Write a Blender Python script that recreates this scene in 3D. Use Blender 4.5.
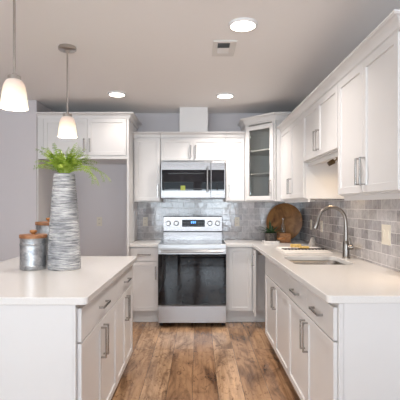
import bpy, bmesh, math, random
from mathutils import Vector, Matrix, Euler
random.seed(7)
S = bpy.context.scene
C = S.collection
for o in list(bpy.data.objects):
    bpy.data.objects.remove(o)
R = math.radians
H = 1.344            # eye height
CEIL = 2.534         # ceiling height
YB = 5.405           # back wall
XR = 1.32            # right wall
CT = 0.914           # counter top
F = 420.0

# ------------------------------------------------------------------ camera, world, light, exposure
cam_d = bpy.data.cameras.new('camera')
cam = bpy.data.objects.new('camera', cam_d)
C.objects.link(cam)
cam.location = (0, 0, H)
cam.rotation_euler = (R(90), 0, 0)
cam_d.sensor_width = 36.0
cam_d.sensor_fit = 'HORIZONTAL'
cam_d.lens = 36.0 * F / 400.0
cam_d.shift_x = 2.0 / 400.0
cam_d.shift_y = 6.0 / 400.0
cam_d.clip_start = 0.05
S.camera = cam

S.view_settings.view_transform = 'Standard'
S.view_settings.look = 'None'
S.view_settings.gamma = 1.0
S.view_settings.use_curve_mapping = False
S.view_settings.exposure = 0.2

world = bpy.data.worlds.new('world')
S.world = world
world.use_nodes = True
wn = world.node_tree.nodes
bg = wn['Background']
bg.inputs['Color'].default_value = (0.75, 0.87, 1.0, 1)
bg.inputs['Strength'].default_value = 1.6

DAY = (0.79, 0.885, 1.0)
LEFT_FILL = (1.0, 0.97, 0.955)
K_FRONT, K_LEFT, K_CEIL, K_REAR, K_PEND, K_PUCK = 0.80, 0.9, 1.02, 0.05, 0.75, 0.19
WARM = (1.0, 0.925, 0.87)

def area_light(name, loc, rot, sx, sy, power, color, shape='RECTANGLE', spread=180):
    d = bpy.data.lights.new(name, 'AREA')
    d.shape = shape
    d.size = sx
    if shape in ('RECTANGLE', 'ELLIPSE'):
        d.size_y = sy
    d.energy = power
    d.color = color
    d.spread = R(spread)
    o = bpy.data.objects.new(name, d)
    C.objects.link(o)
    o.location = loc
    o.rotation_euler = rot
    return o

# daylight arriving through the three glazed openings behind the camera
WIN = [(-3.5, 2.1), (-1.1, 2.0), (0.62, 1.1)]        # x centre, width
YF = -3.6
XL = -5.2
for i, (wx, ww) in enumerate(WIN):
    area_light('daylight', (wx, YF - 0.35, 1.25), (R(138), 0, 0), ww, 2.0, (43, 82, 123)[i] * ww * K_FRONT, DAY)
area_light('daylight', (XL - 0.35, -1.9, 1.35), (R(140), 0, R(-90)), 2.2, 1.9, 160 * K_LEFT, LEFT_FILL)  # added fill lamp outside an unseen left window

# ------------------------------------------------------------------ materials
def mat(name, color=(0.8, 0.8, 0.8), rough=0.5, metal=0.0, spec=0.5, coat=0.0, emit=None, es=0.0):
    m = bpy.data.materials.new(name)
    m.use_nodes = True
    b = m.node_tree.nodes['Principled BSDF']
    b.inputs['Base Color'].default_value = (*color, 1)
    b.inputs['Roughness'].default_value = rough
    b.inputs['Metallic'].default_value = metal
    b.inputs['Specular IOR Level'].default_value = spec
    b.inputs['Coat Weight'].default_value = coat
    b.inputs['Coat Roughness'].default_value = 0.05
    if emit:
        b.inputs['Emission Color'].default_value = (*emit, 1)
        b.inputs['Emission Strength'].default_value = es
    return m

def nt(m):
    t = m.node_tree
    return t, t.nodes, t.links, t.nodes['Principled BSDF']

def coords(m, scale=(1, 1, 1), rot=(0, 0, 0), loc=(0, 0, 0), kind='Object'):
    t, N, L, b = nt(m)
    tc = N.new('ShaderNodeTexCoord')
    mp = N.new('ShaderNodeMapping')
    mp.inputs['Scale'].default_value = scale
    mp.inputs['Rotation'].default_value = rot
    mp.inputs['Location'].default_value = loc
    L.new(tc.outputs[kind], mp.inputs['Vector'])
    return mp.outputs['Vector']

def noise(m, vec, scale=5.0, detail=4.0, rough=0.5, dist=0.0):
    t, N, L, b = nt(m)
    n = N.new('ShaderNodeTexNoise')
    n.inputs['Scale'].default_value = scale
    n.inputs['Detail'].default_value = detail
    n.inputs['Roughness'].default_value = rough
    n.inputs['Distortion'].default_value = dist
    L.new(vec, n.inputs['Vector'])
    return n.outputs['Fac']

def ramp(m, fac, stops):
    t, N, L, b = nt(m)
    r = N.new('ShaderNodeValToRGB')
    e = r.color_ramp.elements
    while len(e) < len(stops):
        e.new(0.5)
    for el, (p, c) in zip(e, stops):
        el.position = p
        el.color = (*c, 1) if len(c) == 3 else c
    L.new(fac, r.inputs['Fac'])
    return r.outputs['Color']

def mix(m, fac, a, bb, mode='MIX'):
    t, N, L, b = nt(m)
    x = N.new('ShaderNodeMix')
    x.data_type = 'RGBA'
    x.blend_type = mode
    for sock, v in ((x.inputs['Factor'], fac), (x.inputs['A'], a), (x.inputs['B'], bb)):
        if hasattr(v, 'links'):
            L.new(v, sock)
        elif isinstance(v, (int, float)):
            sock.default_value = v
        else:
            sock.default_value = (*v, 1)
    return x.outputs['Result']

def bump(m, height, strength=0.2, dist=0.01):
    t, N, L, b = nt(m)
    bp = N.new('ShaderNodeBump')
    bp.inputs['Strength'].default_value = strength
    bp.inputs['Distance'].default_value = dist
    L.new(height, bp.inputs['Height'])
    L.new(bp.outputs['Normal'], b.inputs['Normal'])

def setcol(m, c):
    t, N, L, b = nt(m)
    L.new(c, b.inputs['Base Color'])

M = {}
M['white'] = mat('white_cabinet_paint', (0.80, 0.775, 0.755), 0.32)
v = coords(M['white']); setcol(M['white'], ramp(M['white'], noise(M['white'], v, 3.0), [(0.3, (0.735, 0.715, 0.70)), (0.7, (0.755, 0.735, 0.72))]))
M['inside'] = mat('cabinet_interior', (0.88, 0.87, 0.855), 0.5)
M['trimwhite'] = mat('white_trim_paint', (0.80, 0.79, 0.785), 0.4)

M['wall'] = mat('lilac_grey_wall_paint', (0.65, 0.61, 0.62), 0.65)
v = coords(M['wall'], kind='Object'); bump(M['wall'], noise(M['wall'], v, 160.0, 2), 0.05, 0.002)
M['ceiling'] = mat('ceiling_paint', (0.90, 0.875, 0.86), 0.9, spec=0.15)
v = coords(M['ceiling']); bump(M['ceiling'], noise(M['ceiling'], v, 60.0, 3), 0.12, 0.003)

M['quartz'] = mat('white_quartz', (0.80, 0.77, 0.735), 0.14, spec=0.5)
v = coords(M['quartz']); setcol(M['quartz'], ramp(M['quartz'], noise(M['quartz'], v, 220.0, 2), [(0.3, (0.76, 0.73, 0.70)), (0.6, (0.81, 0.785, 0.755))]))

def brushed(name, col, rough, axis_scale, strength=0.04):
    m = mat(name, col, rough, 1.0)
    v = coords(m, axis_scale)
    n = noise(m, v, 1.0, 3, 0.6)
    t, N, L, b = nt(m)
    mr = N.new('ShaderNodeMapRange')
    mr.inputs['To Min'].default_value = rough - 0.06
    mr.inputs['To Max'].default_value = rough + 0.10
    L.new(n, mr.inputs['Value'])
    L.new(mr.outputs['Result'], b.inputs['Roughness'])
    bump(m, n, strength, 0.002)
    return m
M['steel'] = brushed('brushed_stainless', (0.40, 0.385, 0.38), 0.30, (4, 4, 500))
M['dimmedsteel'] = brushed('stainless_dimmed_reflection', (0.29, 0.272, 0.268), 0.26, (4, 4, 500))  # same stainless, darkened to tone down its bright window reflections
M['sinksteel'] = brushed('sink_stainless', (0.34, 0.32, 0.295), 0.24, (300, 10, 300))
M['nickel'] = mat('brushed_nickel', (0.40, 0.38, 0.36), 0.25, 1.0)
v = coords(M['nickel']); bump(M['nickel'], noise(M['nickel'], v, 300, 2), 0.03, 0.001)
M['faucetnickel'] = mat('satin_faucet_nickel', (0.25, 0.225, 0.205), 0.30, 1.0)
M['darknickel'] = mat('satin_nickel_lamp', (0.50, 0.47, 0.44), 0.28, 1.0)
M['bronze'] = mat('bronze_spring', (0.20, 0.14, 0.08), 0.35, 1.0)
M['blackglass'] = mat('black_oven_glass', (0.008, 0.008, 0.010), 0.01, 0.0, spec=0.4)
M['cookglass'] = mat('cooktop_glass', (0.02, 0.02, 0.02), 0.05, 0.0, spec=0.6)
M['black'] = mat('black_plastic', (0.02, 0.02, 0.02), 0.4)
M['darksteel'] = mat('dark_metal', (0.06, 0.06, 0.06), 0.4, 0.8)
M['display'] = mat('control_display', (0.012, 0.012, 0.013), 0.25, spec=0.2)
M['blue'] = mat('blue_digits', (0.05, 0.2, 0.8), 0.4, emit=(0.15, 0.5, 1.0), es=3.0)
M['ivory'] = mat('ivory_plate', (0.72, 0.66, 0.56), 0.4)
M['slot'] = mat('socket_slot', (0.10, 0.09, 0.08), 0.5)
M['blackmetal'] = mat('black_powder_metal', (0.015, 0.015, 0.016), 0.4)
M['ventgrey'] = mat('vent_grey', (0.22, 0.22, 0.22), 0.6)
M['ventwhite'] = mat('vent_white', (0.72, 0.69, 0.66), 0.5)

# glossy grey subway tile, world-aligned (one material per wall)
def tile_material(name, rot, off):
    m = mat(name, (0.5, 0.5, 0.52), 0.12, spec=0.6)
    t, N, L, b = nt(m)
    v = coords(m, rot=rot, loc=off)
    br = N.new('ShaderNodeTexBrick')
    br.inputs['Scale'].default_value = 1.0
    br.inputs['Brick Width'].default_value = 0.150
    br.inputs['Row Height'].default_value = 0.0775
    br.inputs['Mortar Size'].default_value = 0.0018
    br.inputs['Mortar Smooth'].default_value = 0.1
    br.inputs['Color1'].default_value = (0.0, 0.0, 0.0, 1)
    br.inputs['Color2'].default_value = (1, 1, 1, 1)
    br.inputs['Mortar'].default_value = (0.5, 0.5, 0.5, 1)
    L.new(v, br.inputs['Vector'])
    # each tile its own shade, with soft cloudy veins
    veins = noise(m, coords(m, (1, 1, 1)), 14.0, 5, 0.6, 1.6)
    base = ramp(m, br.outputs['Color'], [(0.0, (0.355, 0.335, 0.34)), (0.5, (0.445, 0.42, 0.42)), (1.0, (0.57, 0.54, 0.54))])
    vein = ramp(m, veins, [(0.30, (0.74, 0.73, 0.735)), (0.5, (1.0, 1.0, 1.0)), (0.70, (1.22, 1.21, 1.21))])
    tile = mix(m, 1.0, base, vein, 'MULTIPLY')
    col = mix(m, br.outputs['Fac'], tile, (0.74, 0.71, 0.69))
    setcol(m, col)
    rr = N.new('ShaderNodeMapRange')
    rr.inputs['To Min'].default_value = 0.10
    rr.inputs['To Max'].default_value = 0.8
    L.new(br.outputs['Fac'], rr.inputs['Value'])
    L.new(rr.outputs['Result'], b.inputs['Roughness'])
    # wavy hand-made glaze and sunken grout
    wob = noise(m, coords(m), 9.0, 2)
    ma = N.new('ShaderNodeMath'); ma.operation = 'MULTIPLY'; ma.inputs[1].default_value = -0.6
    L.new(br.outputs['Fac'], ma.inputs[0])
    mb = N.new('ShaderNodeMath'); mb.operation = 'ADD'
    L.new(ma.outputs[0], mb.inputs[0]); L.new(wob, mb.inputs[1])
    bump(m, mb.outputs[0], 0.35, 0.006)
    return m
M['tile_back'] = tile_material('grey_subway_tile_back', (R(-90), 0, 0), (0.03, 0, 0))
M['tile_right'] = tile_material('grey_subway_tile_right', (R(-90), 0, R(0)), (0, 0, 0))
# right wall: run the courses along Y
for n_ in M['tile_right'].node_tree.nodes:
    if n_.type == 'MAPPING' and abs(n_.inputs['Rotation'].default_value[0]) > 1:
        n_.inputs['Rotation'].default_value = (0, 0, 0)
        t_ = M['tile_right'].node_tree
        sep = t_.nodes.new('ShaderNodeSeparateXYZ'); cmb = t_.nodes.new('ShaderNodeCombineXYZ')
        src = n_.inputs['Vector'].links[0].from_socket
        t_.links.new(src, sep.inputs[0])
        t_.links.new(sep.outputs['Y'], cmb.inputs['X']); t_.links.new(sep.outputs['Z'], cmb.inputs['Y'])
        t_.links.new(cmb.outputs[0], n_.inputs['Vector'])
    
# rustic plank floor, boards run away from the camera
def floor_material():
    m = mat('rustic_oak_planks', (0.3, 0.16, 0.07), 0.22, spec=0.7)
    t, N, L, b = nt(m)
    v = coords(m, rot=(0, 0, R(90)), loc=(0.35, 0.04, 0))
    br = N.new('ShaderNodeTexBrick')
    br.offset = 0.37
    br.inputs['Scale'].default_value = 1.0
    br.inputs['Brick Width'].default_value = 1.8
    br.inputs['Row Height'].default_value = 0.185
    br.inputs['Mortar Size'].default_value = 0.0016
    br.inputs['Mortar Smooth'].default_value = 0.3
    br.inputs['Color1'].default_value = (0, 0, 0, 1)
    br.inputs['Color2'].default_value = (1, 1, 1, 1)
    L.new(v, br.inputs['Vector'])
    # per-plank offset of the grain
    sep = N.new('ShaderNodeSeparateColor'); L.new(br.outputs['Color'], sep.inputs[0])
    ml = N.new('ShaderNodeMath'); ml.operation = 'MULTIPLY'; ml.inputs[1].default_value = 37.0
    L.new(sep.outputs[0], ml.inputs[0])
    def grain(scale):
        tc = N.new('ShaderNodeTexCoord'); ad = N.new('ShaderNodeVectorMath'); ad.operation = 'ADD'
        cb = N.new('ShaderNodeCombineXYZ'); L.new(ml.outputs[0], cb.inputs['Y']); L.new(ml.outputs[0], cb.inputs['Z'])
        L.new(tc.outputs['Object'], ad.inputs[0]); L.new(cb.outputs[0], ad.inputs[1])
        mp = N.new('ShaderNodeMapping'); mp.inputs['Scale'].default_value = scale
        L.new(ad.outputs[0], mp.inputs['Vector'])
        return mp.outputs['Vector']
    g1 = noise(m, grain((26, 2.2, 1)), 1.0, 6, 0.62, 0.7)
    g2 = noise(m, grain((5.5, 1.7, 1)), 1.0, 4, 0.6, 1.2)
    g3 = noise(m, grain((12, 5.5, 1)), 1.0, 4, 0.7, 2.0)
    base = ramp(m, br.outputs['Color'], [(0.0, (0.34, 0.19, 0.10)), (0.5, (0.43, 0.255, 0.138)), (1.0, (0.54, 0.345, 0.205))])
    c1 = mix(m, 1.0, base, ramp(m, g1, [(0.30, (0.52, 0.47, 0.43)), (0.52, (1.0, 1.0, 1.0)), (0.75, (1.28, 1.28, 1.25))]), 'MULTIPLY')
    c2 = mix(m, 1.0, c1, ramp(m, g2, [(0.34, (0.46, 0.42, 0.40)), (0.50, (1.0, 1.0, 1.0)), (0.72, (1.28, 1.30, 1.30))]), 'MULTIPLY')
    c3 = mix(m, 1.0, c2, ramp(m, g3, [(0.28, (0.16, 0.13, 0.12)), (0.385, (0.72, 0.68, 0.66)), (0.46, (1.0, 1.0, 1.0))]), 'MULTIPLY')
    c4 = mix(m, br.outputs['Fac'], c3, (0.07, 0.04, 0.025))
    setcol(m, c4)
    bump(m, g1, 0.12, 0.003)
    return m
M['floor'] = floor_material()

def wood(name, c0, c1, c2, scale, rough=0.45, dist=1.0):
    m = mat(name, c1, rough)
    g = noise(m, coords(m, scale), 1.0, 5, 0.6, dist)
    setcol(m, ramp(m, g, [(0.3, c0), (0.5, c1), (0.72, c2)]))
    bump(m, g, 0.08, 0.002)
    return m
M['board'] = wood('dark_mango_wood', (0.10, 0.038, 0.010), (0.255, 0.115, 0.034), (0.38, 0.20, 0.07), (6, 6, 5), 0.5, 1.5)
M['acacia'] = wood('acacia_wood', (0.17, 0.06, 0.018), (0.36, 0.15, 0.045), (0.52, 0.26, 0.10), (14, 14, 60), 0.42)
M['lidwood'] = wood('lid_wood', (0.14, 0.055, 0.022), (0.30, 0.13, 0.055), (0.44, 0.22, 0.10), (10, 40, 40), 0.45)
M['tablewood'] = wood('table_wood', (0.20, 0.12, 0.07), (0.30, 0.19, 0.11), (0.38, 0.25, 0.16), (20, 3, 3), 0.4)

m = M['galv'] = mat('galvanised_tin', (0.42, 0.43, 0.44), 0.38, 0.9)
g = noise(m, coords(m, (1, 1, 1)), 28.0, 5, 0.65, 0.6)
setcol(m, ramp(m, g, [(0.3, (0.22, 0.23, 0.24)), (0.5, (0.40, 0.41, 0.42)), (0.72, (0.62, 0.62, 0.62))]))
t, N, L, b = nt(m)
mr = N.new('ShaderNodeMapRange'); mr.inputs['To Min'].default_value = 0.28; mr.inputs['To Max'].default_value = 0.55
L.new(g, mr.inputs['Value']); L.new(mr.outputs['Result'], b.inputs['Roughness'])

m = M['vase'] = mat('whitewashed_ribbed_ceramic', (0.6, 0.6, 0.6), 0.6)
g = noise(m, coords(m, (10, 10, 150)), 1.0, 5, 0.7, 0.3)
g2 = noise(m, coords(m, (7, 7, 9)), 1.0, 3, 0.5)
ca = ramp(m, g, [(0.36, (0.14, 0.145, 0.155)), (0.45, (0.30, 0.305, 0.315)), (0.53, (0.50, 0.50, 0.50)), (0.64, (0.70, 0.69, 0.68))])
cb_ = ramp(m, g2, [(0.38, (0.62, 0.635, 0.66)), (0.58, (1.0, 1.0, 1.0))])
setcol(m, mix(m, 1.0, ca, cb_, 'MULTIPLY'))
bump(m, g, 0.3, 0.004)

m = M['fern'] = mat('fern_green', (0.20, 0.34, 0.04), 0.75, spec=0.2)
g = noise(m, coords(m), 18.0, 3)
setcol(m, ramp(m, g, [(0.32, (0.13, 0.23, 0.02)), (0.5, (0.30, 0.42, 0.05)), (0.7, (0.50, 0.60, 0.12))]))
m.node_tree.nodes['Principled BSDF'].inputs['Subsurface Weight'].default_value = 0.0
m = M['aloe'] = mat('aloe_green', (0.04, 0.10, 0.03), 0.45)
g = noise(m, coords(m), 40.0, 3)
setcol(m, ramp(m, g, [(0.35, (0.015, 0.04, 0.012)), (0.65, (0.05, 0.10, 0.035))]))
m = M['pot'] = mat('dark_stone_pot', (0.06, 0.05, 0.045), 0.7)
g = noise(m, coords(m), 60.0, 4)
setcol(m, ramp(m, g, [(0.35, (0.03, 0.026, 0.024)), (0.65, (0.11, 0.09, 0.075))]))
M['soil'] = mat('soil', (0.03, 0.02, 0.015), 0.9)
M['tray'] = mat('white_tray', (0.74, 0.70, 0.66), 0.35)
m = M['stone'] = mat('beige_stone', (0.42, 0.37, 0.32), 0.7)
setcol(m, ramp(m, noise(m, coords(m), 45, 4), [(0.35, (0.33, 0.29, 0.25)), (0.65, (0.50, 0.45, 0.40))]))
M['towel'] = mat('white_cotton', (0.78, 0.74, 0.69), 0.9, spec=0.1)
v = coords(M['towel']); bump(M['towel'], noise(M['towel'], v, 350, 2), 0.3, 0.002)
M['tassel'] = mat('charcoal_yarn', (0.035, 0.03, 0.03), 0.9, spec=0.1)
m = M['sponge'] = mat('yellow_sponge', (0.72, 0.48, 0.16), 0.9, spec=0.1)
setcol(m, ramp(m, noise(m, coords(m), 120, 3), [(0.35, (0.62, 0.40, 0.12)), (0.6, (0.78, 0.56, 0.22))]))

def glass_mat(name, tint, refl=0.10):
    m = bpy.data.materials.new(name); m.use_nodes = True
    N = m.node_tree.nodes; L = m.node_tree.links
    N.remove(N['Principled BSDF'])
    tr = N.new('ShaderNodeBsdfTransparent'); tr.inputs['Color'].default_value = (*tint, 1)
    gl = N.new('ShaderNodeBsdfGlossy'); gl.inputs['Roughness'].default_value = 0.02
    fr = N.new('ShaderNodeFresnel'); fr.inputs['IOR'].default_value = 1.5
    mx = N.new('ShaderNodeMixShader')
    L.new(fr.outputs[0], mx.inputs[0]); L.new(tr.outputs[0], mx.inputs[1]); L.new(gl.outputs[0], mx.inputs[2])
    L.new(mx.outputs[0], N['Material Output'].inputs['Surface'])
    return m
M['pane'] = glass_mat('window_glass', (0.96, 0.98, 0.97))
M['cabglass'] = glass_mat('cabinet_glass', (0.97, 0.98, 0.965))
m = M['bottle'] = mat('clear_glass', (0.9, 0.93, 0.92), 0.02)
m.node_tree.nodes['Principled BSDF'].inputs['Transmission Weight'].default_value = 1.0

# frosted lamp shade: glows, brightest low down by the bulb
m = M['shade'] = mat('frosted_lit_shade', (0.62, 0.56, 0.50), 0.4, emit=(1.0, 0.80, 0.55), es=2.0)
t, N, L, b = nt(m)
tc = N.new('ShaderNodeTexCoord'); sx = N.new('ShaderNodeSeparateXYZ')
L.new(tc.outputs['Generated'], sx.inputs[0])
setc = ramp(m, sx.outputs['Z'], [(0.0, (1.0, 0.90, 0.62)), (0.4, (1.0, 0.93, 0.66)), (0.65, (1.0, 0.72, 0.52)), (1.0, (0.8, 0.6, 0.5))])
L.new(setc, b.inputs['Emission Color'])
st = N.new('ShaderNodeMapRange'); st.inputs['To Min'].default_value = 1.05; st.inputs['To Max'].default_value = 0.30
L.new(sx.outputs['Z'], st.inputs['Value']); L.new(st.outputs['Result'], b.inputs['Emission Strength'])
M['led'] = mat('lit_diffuser', (0.9, 0.88, 0.84), 0.4, emit=(1.0, 0.93, 0.82), es=9.0)
M['puck'] = mat('lit_puck_lens', (0.9, 0.85, 0.75), 0.4, emit=(1.0, 0.78, 0.5), es=6.0)

# ------------------------------------------------------------------ helpers
class MB:
    """collects shapes for ONE mesh object"""
    def __init__(s):
        s.bm = bmesh.new()
    def box(s, x0, x1, y0, y1, z0, z1, bev=0.0, seg=2):
        b = bmesh.new()
        r = bmesh.ops.create_cube(b, size=1.0)
        for v in b.verts:
            v.co = Vector(((x0 + x1) / 2 + v.co.x * (x1 - x0), (y0 + y1) / 2 + v.co.y * (y1 - y0), (z0 + z1) / 2 + v.co.z * (z1 - z0)))
        if bev > 0:
            bmesh.ops.bevel(b, geom=list(b.edges), offset=bev, segments=seg, affect='EDGES', profile=0.5)
        s.merge(b)
        return s
    def merge(s, b, M4=None):
        if M4 is not None:
            b.transform(M4)
        me = bpy.data.meshes.new('tmp')
        b.to_mesh(me); b.free()
        s.bm.from_mesh(me)
        bpy.data.meshes.remove(me)
        return s
    def lathe(s, prof, cx=0, cy=0, z=0, n=32, M4=None):
        b = bmesh.new()
        rings = []
        for r, h in prof:
            if r < 1e-6:
                rings.append([b.verts.new((0, 0, h))])
            else:
                rings.append([b.verts.new((r * math.cos(2 * math.pi * i / n), r * math.sin(2 * math.pi * i / n), h)) for i in range(n)])
        for a, c in zip(rings[:-1], rings[1:]):
            for i in range(n):
                j = (i + 1) % n
                if len(a) == 1 and len(c) == 1: continue
                if len(a) == 1: b.faces.new((a[0], c[j], c[i]))
                elif len(c) == 1: b.faces.new((a[i], a[j], c[0]))
                else: b.faces.new((a[i], a[j], c[j], c[i]))
        T = Matrix.Translation((cx, cy, z))
        if M4 is not None: T = T @ M4
        s.merge(b, T)
        return s
    def tube(s, pts, rad, n=10, caps=True, flat=None):
        b = bmesh.new()
        pts = [Vector(p) for p in pts]
        if not isinstance(rad, (list, tuple)): rad = [rad] * len(pts)
        prev = None; rings = []
        for i, p in enumerate(pts):
            if i == 0: d = pts[1] - p
            elif i == len(pts) - 1: d = p - pts[-2]
            else: d = (pts[i + 1] - p).normalized() + (p - pts[i - 1]).normalized()
            d.normalize()
            if prev is None:
                u = d.orthogonal().normalized()
            else:
                u = (prev - d * prev.dot(d)).normalized()
            prev = u
            w = d.cross(u)
            rings.append([b.verts.new(p + (u * math.cos(2 * math.pi * k / n) + w * math.sin(2 * math.pi * k / n)) * rad[i]) for k in range(n)])
        for a, c in zip(rings[:-1], rings[1:]):
            for k in range(n):
                j = (k + 1) % n
                b.faces.new((a[k], a[j], c[j], c[k]))
        if caps:
            b.faces.new(rings[0][::-1]); b.faces.new(rings[-1])
        s.merge(b)
        return s
    def prism(s, poly, z0, z1, holes=(), bev=0.0):
        b = bmesh.new()
        loops = []
        for lp in [poly] + list(holes):
            vs = [b.verts.new((x, y, z1)) for x, y in lp]
            for i in range(len(vs)): b.edges.new((vs[i], vs[(i + 1) % len(vs)]))
            loops.append(vs)
        bmesh.ops.triangle_fill(b, use_beauty=True, use_dissolve=False, edges=list(b.edges))
        top = list(b.faces)
        lowmap = {v: b.verts.new((v.co.x, v.co.y, z0)) for lp in loops for v in lp}
        for f in top: b.faces.new([lowmap[v] for v in reversed(f.verts)])
        for lp in loops:
            for i in range(len(lp)):
                a, c = lp[i], lp[(i + 1) % len(lp)]
                b.faces.new((a, c, lowmap[c], lowmap[a]))
        bmesh.ops.recalc_face_normals(b, faces=list(b.faces))
        if bev > 0:
            ed = [e for e in b.edges if len(e.link_faces) == 2 and abs(e.link_faces[0].normal.z - e.link_faces[1].normal.z) > 0.5]
            bmesh.ops.bevel(b, geom=ed, offset=bev, segments=2, affect='EDGES', profile=0.5)
        s.merge(b)
        return s
    def sweep(s, path, prof, closed_prof=True):
        """path: 2-D points, the outside on the RIGHT of travel; prof: (out, z)"""
        b = bmesh.new()
        P = [Vector(p) for p in path]
        def nrm(a, c):
            d = (c - a).normalized(); return Vector((d.y, -d.x))
        rings = []
        for i, p in enumerate(P):
            if i == 0: o = nrm(P[0], P[1])
            elif i == len(P) - 1: o = nrm(P[-2], P[-1])
            else:
                n1, n2 = nrm(P[i - 1], p), nrm(p, P[i + 1])
                o = (n1 + n2); o = o / max(1e-6, o.dot(n1))
            rings.append([b.verts.new((p.x + o.x * q, p.y + o.y * q, z)) for q, z in prof])
        n = len(prof)
        for a, c in zip(rings[:-1], rings[1:]):
            for k in range(n):
                j = (k + 1) % n
                b.faces.new((a[k], a[j], c[j], c[k]))
        b.faces.new(rings[0]); b.faces.new(rings[-1][::-1])
        s.merge(b)
        return s

def root_loc(p):
    while p.parent is not None: p = p.parent
    return p.location.copy()

def obj(name, mb, material, parent=None, loc=None, smooth=False, wire=None):
    """ONE mesh object; vertices are given in world metres"""
    bm = mb.bm
    bmesh.ops.remove_doubles(bm, verts=list(bm.verts), dist=1e-6)
    bmesh.ops.recalc_face_normals(bm, faces=list(bm.faces))
    off = root_loc(parent) if parent is not None else (Vector(loc) if loc is not None else Vector((0, 0, 0)))
    bm.transform(Matrix.Translation(-off))
    me = bpy.data.meshes.new(name)
    bm.to_mesh(me); bm.free()
    if material is not None:
        me.materials.append(material)
    if smooth:
        for p in me.polygons: p.use_smooth = True
        try: me.set_sharp_from_angle(angle=R(40))
        except Exception: pass
    o = bpy.data.objects.new(name, me)
    C.objects.link(o)
    if parent is not None: o.parent = parent
    else: o.location = off
    return o

def tag(o, label=None, cat=None, group=None, kind=None):
    if label: o['label'] = label
    if cat: o['category'] = cat
    if group: o['group'] = group
    if kind: o['kind'] = kind
    return o

def thing(name, loc, label, cat, group=None):
    o = bpy.data.objects.new(name, None)
    o.empty_display_size = 0.05
    C.objects.link(o)
    o.location = loc
    return tag(o, label, cat, group)

def struct(name, mb, material, **k):
    return tag(obj(name, mb, material, **k), kind='structure')

def box(*a, **k):
    return MB().box(*a, **k)

def frame4(P, u, n):
    """local x along u, local y along outward n, local z up"""
    u = Vector(u).normalized(); n = Vector(n).normalized()
    return Matrix(((u.x, n.x, 0, P[0]), (u.y, n.y, 0, P[1]), (0, 0, 1, P[2]), (0, 0, 0, 1)))

def shaker_bm(w, h, t=0.02, rail=0.058, depth=0.009, flat=False, hole=False):
    """front panel in local x 0..w, y 0..t (outward), z 0..h"""
    b = bmesh.new()
    bmesh.ops.create_cube(b, size=1.0)
    for v in b.verts:
        v.co = Vector(((v.co.x + 0.5) * w, (v.co.y + 0.5) * t, (v.co.z + 0.5) * h))
    bmesh.ops.bevel(b, geom=list(b.edges), offset=0.0018, segments=2, affect='EDGES', profile=0.5)
    if not flat:
        b.normal_update()
        f = max((f for f in b.faces if f.normal.y > 0.9), key=lambda q: q.calc_area())
        r = bmesh.ops.inset_region(b, faces=[f], thickness=rail - 0.002)
        r = bmesh.ops.inset_region(b, faces=[f], thickness=0.003, depth=-depth)
        if hole:
            g = max((g for g in b.faces if g.normal.y < -0.9), key=lambda q: q.calc_area())
            bmesh.ops.inset_region(b, faces=[g], thickness=rail - 0.002)
            vs_f = list(f.verts); vs_g = list(g.verts)
            bmesh.ops.delete(b, geom=[f, g], context='FACES_ONLY')
            for i in range(4):
                a, c = vs_f[i], vs_f[(i + 1) % 4]
                near = lambda q: min(vs_g, key=lambda w_: (w_.co.x - q.co.x) ** 2 + (w_.co.z - q.co.z) ** 2)
                b.faces.new((a, c, near(c), near(a)))
    return b

def pull_bm(length, vertical=True, stand=0.032, wid=0.013, th=0.009):
    """square D-shaped bar pull centred on local origin, standing out along +y"""
    b = MB()
    hl = length / 2
    if vertical:
        b.box(-wid / 2, wid / 2, stand - th, stand, -hl, hl, 0.002)
        for sg in (-1, 1):
            b.box(-wid / 2, wid / 2, -0.001, stand - th * 0.5, sg * (hl - th / 2) - th / 2, sg * (hl - th / 2) + th / 2, 0.0015)
    else:
        b.box(-hl, hl, stand - th, stand, -wid / 2, wid / 2, 0.002)
        for sg in (-1, 1):
            b.box(sg * (hl - th / 2) - th / 2, sg * (hl - th / 2) + th / 2, -0.001, stand - th * 0.5, -wid / 2, wid / 2, 0.0015)
    return b

def front(parent, P, u, n, w, h, name='door', pull=None, flat=False, length=0.165, rail=0.058):
    """a door or drawer front whose back lower corner is P; pull = (x, z, vertical) in panel coordinates"""
    M4 = frame4(P, u, n)
    d = obj(name, MB().merge(shaker_bm(w, h, flat=flat, rail=rail), M4), M['white'], parent)
    if pull:
        px, pz, vert = pull
        hb = pull_bm(length, vert)
        hb.bm.transform(frame4((0, 0, 0), (1, 0, 0), (0, 1, 0)))
        T = M4 @ Matrix.Translation((px, 0.02, pz))
        hb.bm.transform(T)
        obj('handle', hb, M['nickel'], d)
    return d

def crown_prof(z0, z1, out=0.06):
    h = z1 - z0
    pts = [(-0.012, z0), (0.004, z0), (0.006, z0 + 0.10 * h), (0.012, z0 + 0.16 * h)]
    for i in range(7):
        a = i / 6 * math.pi / 2
        pts.append((0.012 + (out - 0.020) * (1 - math.cos(a)), z0 + 0.16 * h + 0.62 * h * math.sin(a)))
    pts += [(out - 0.004, z0 + 0.84 * h), (out, z0 + 0.86 * h), (out, z1), (-0.012, z1)]
    return pts

# ------------------------------------------------------------------ room shell
struct('floor', box(XL, XR + 0.1, YF, YB + 0.1, -0.08, 0.0), M['floor'])
struct('ceiling', box(XL, XR + 0.1, YF, YB + 0.1, CEIL, CEIL + 0.1), M['ceiling'])
struct('wall_back', box(XL, XR + 0.1, YB, YB + 0.1, 0, CEIL), M['wall'])
struct('wall_right', box(XR, XR + 0.1, YF, YB, 0, CEIL), M['wall'])
STUB_X, STUB_Y = -1.815, 4.72
struct('wall_alcove', box(XL, STUB_X, STUB_Y, YB, 0, CEIL), M['wall'])
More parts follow.
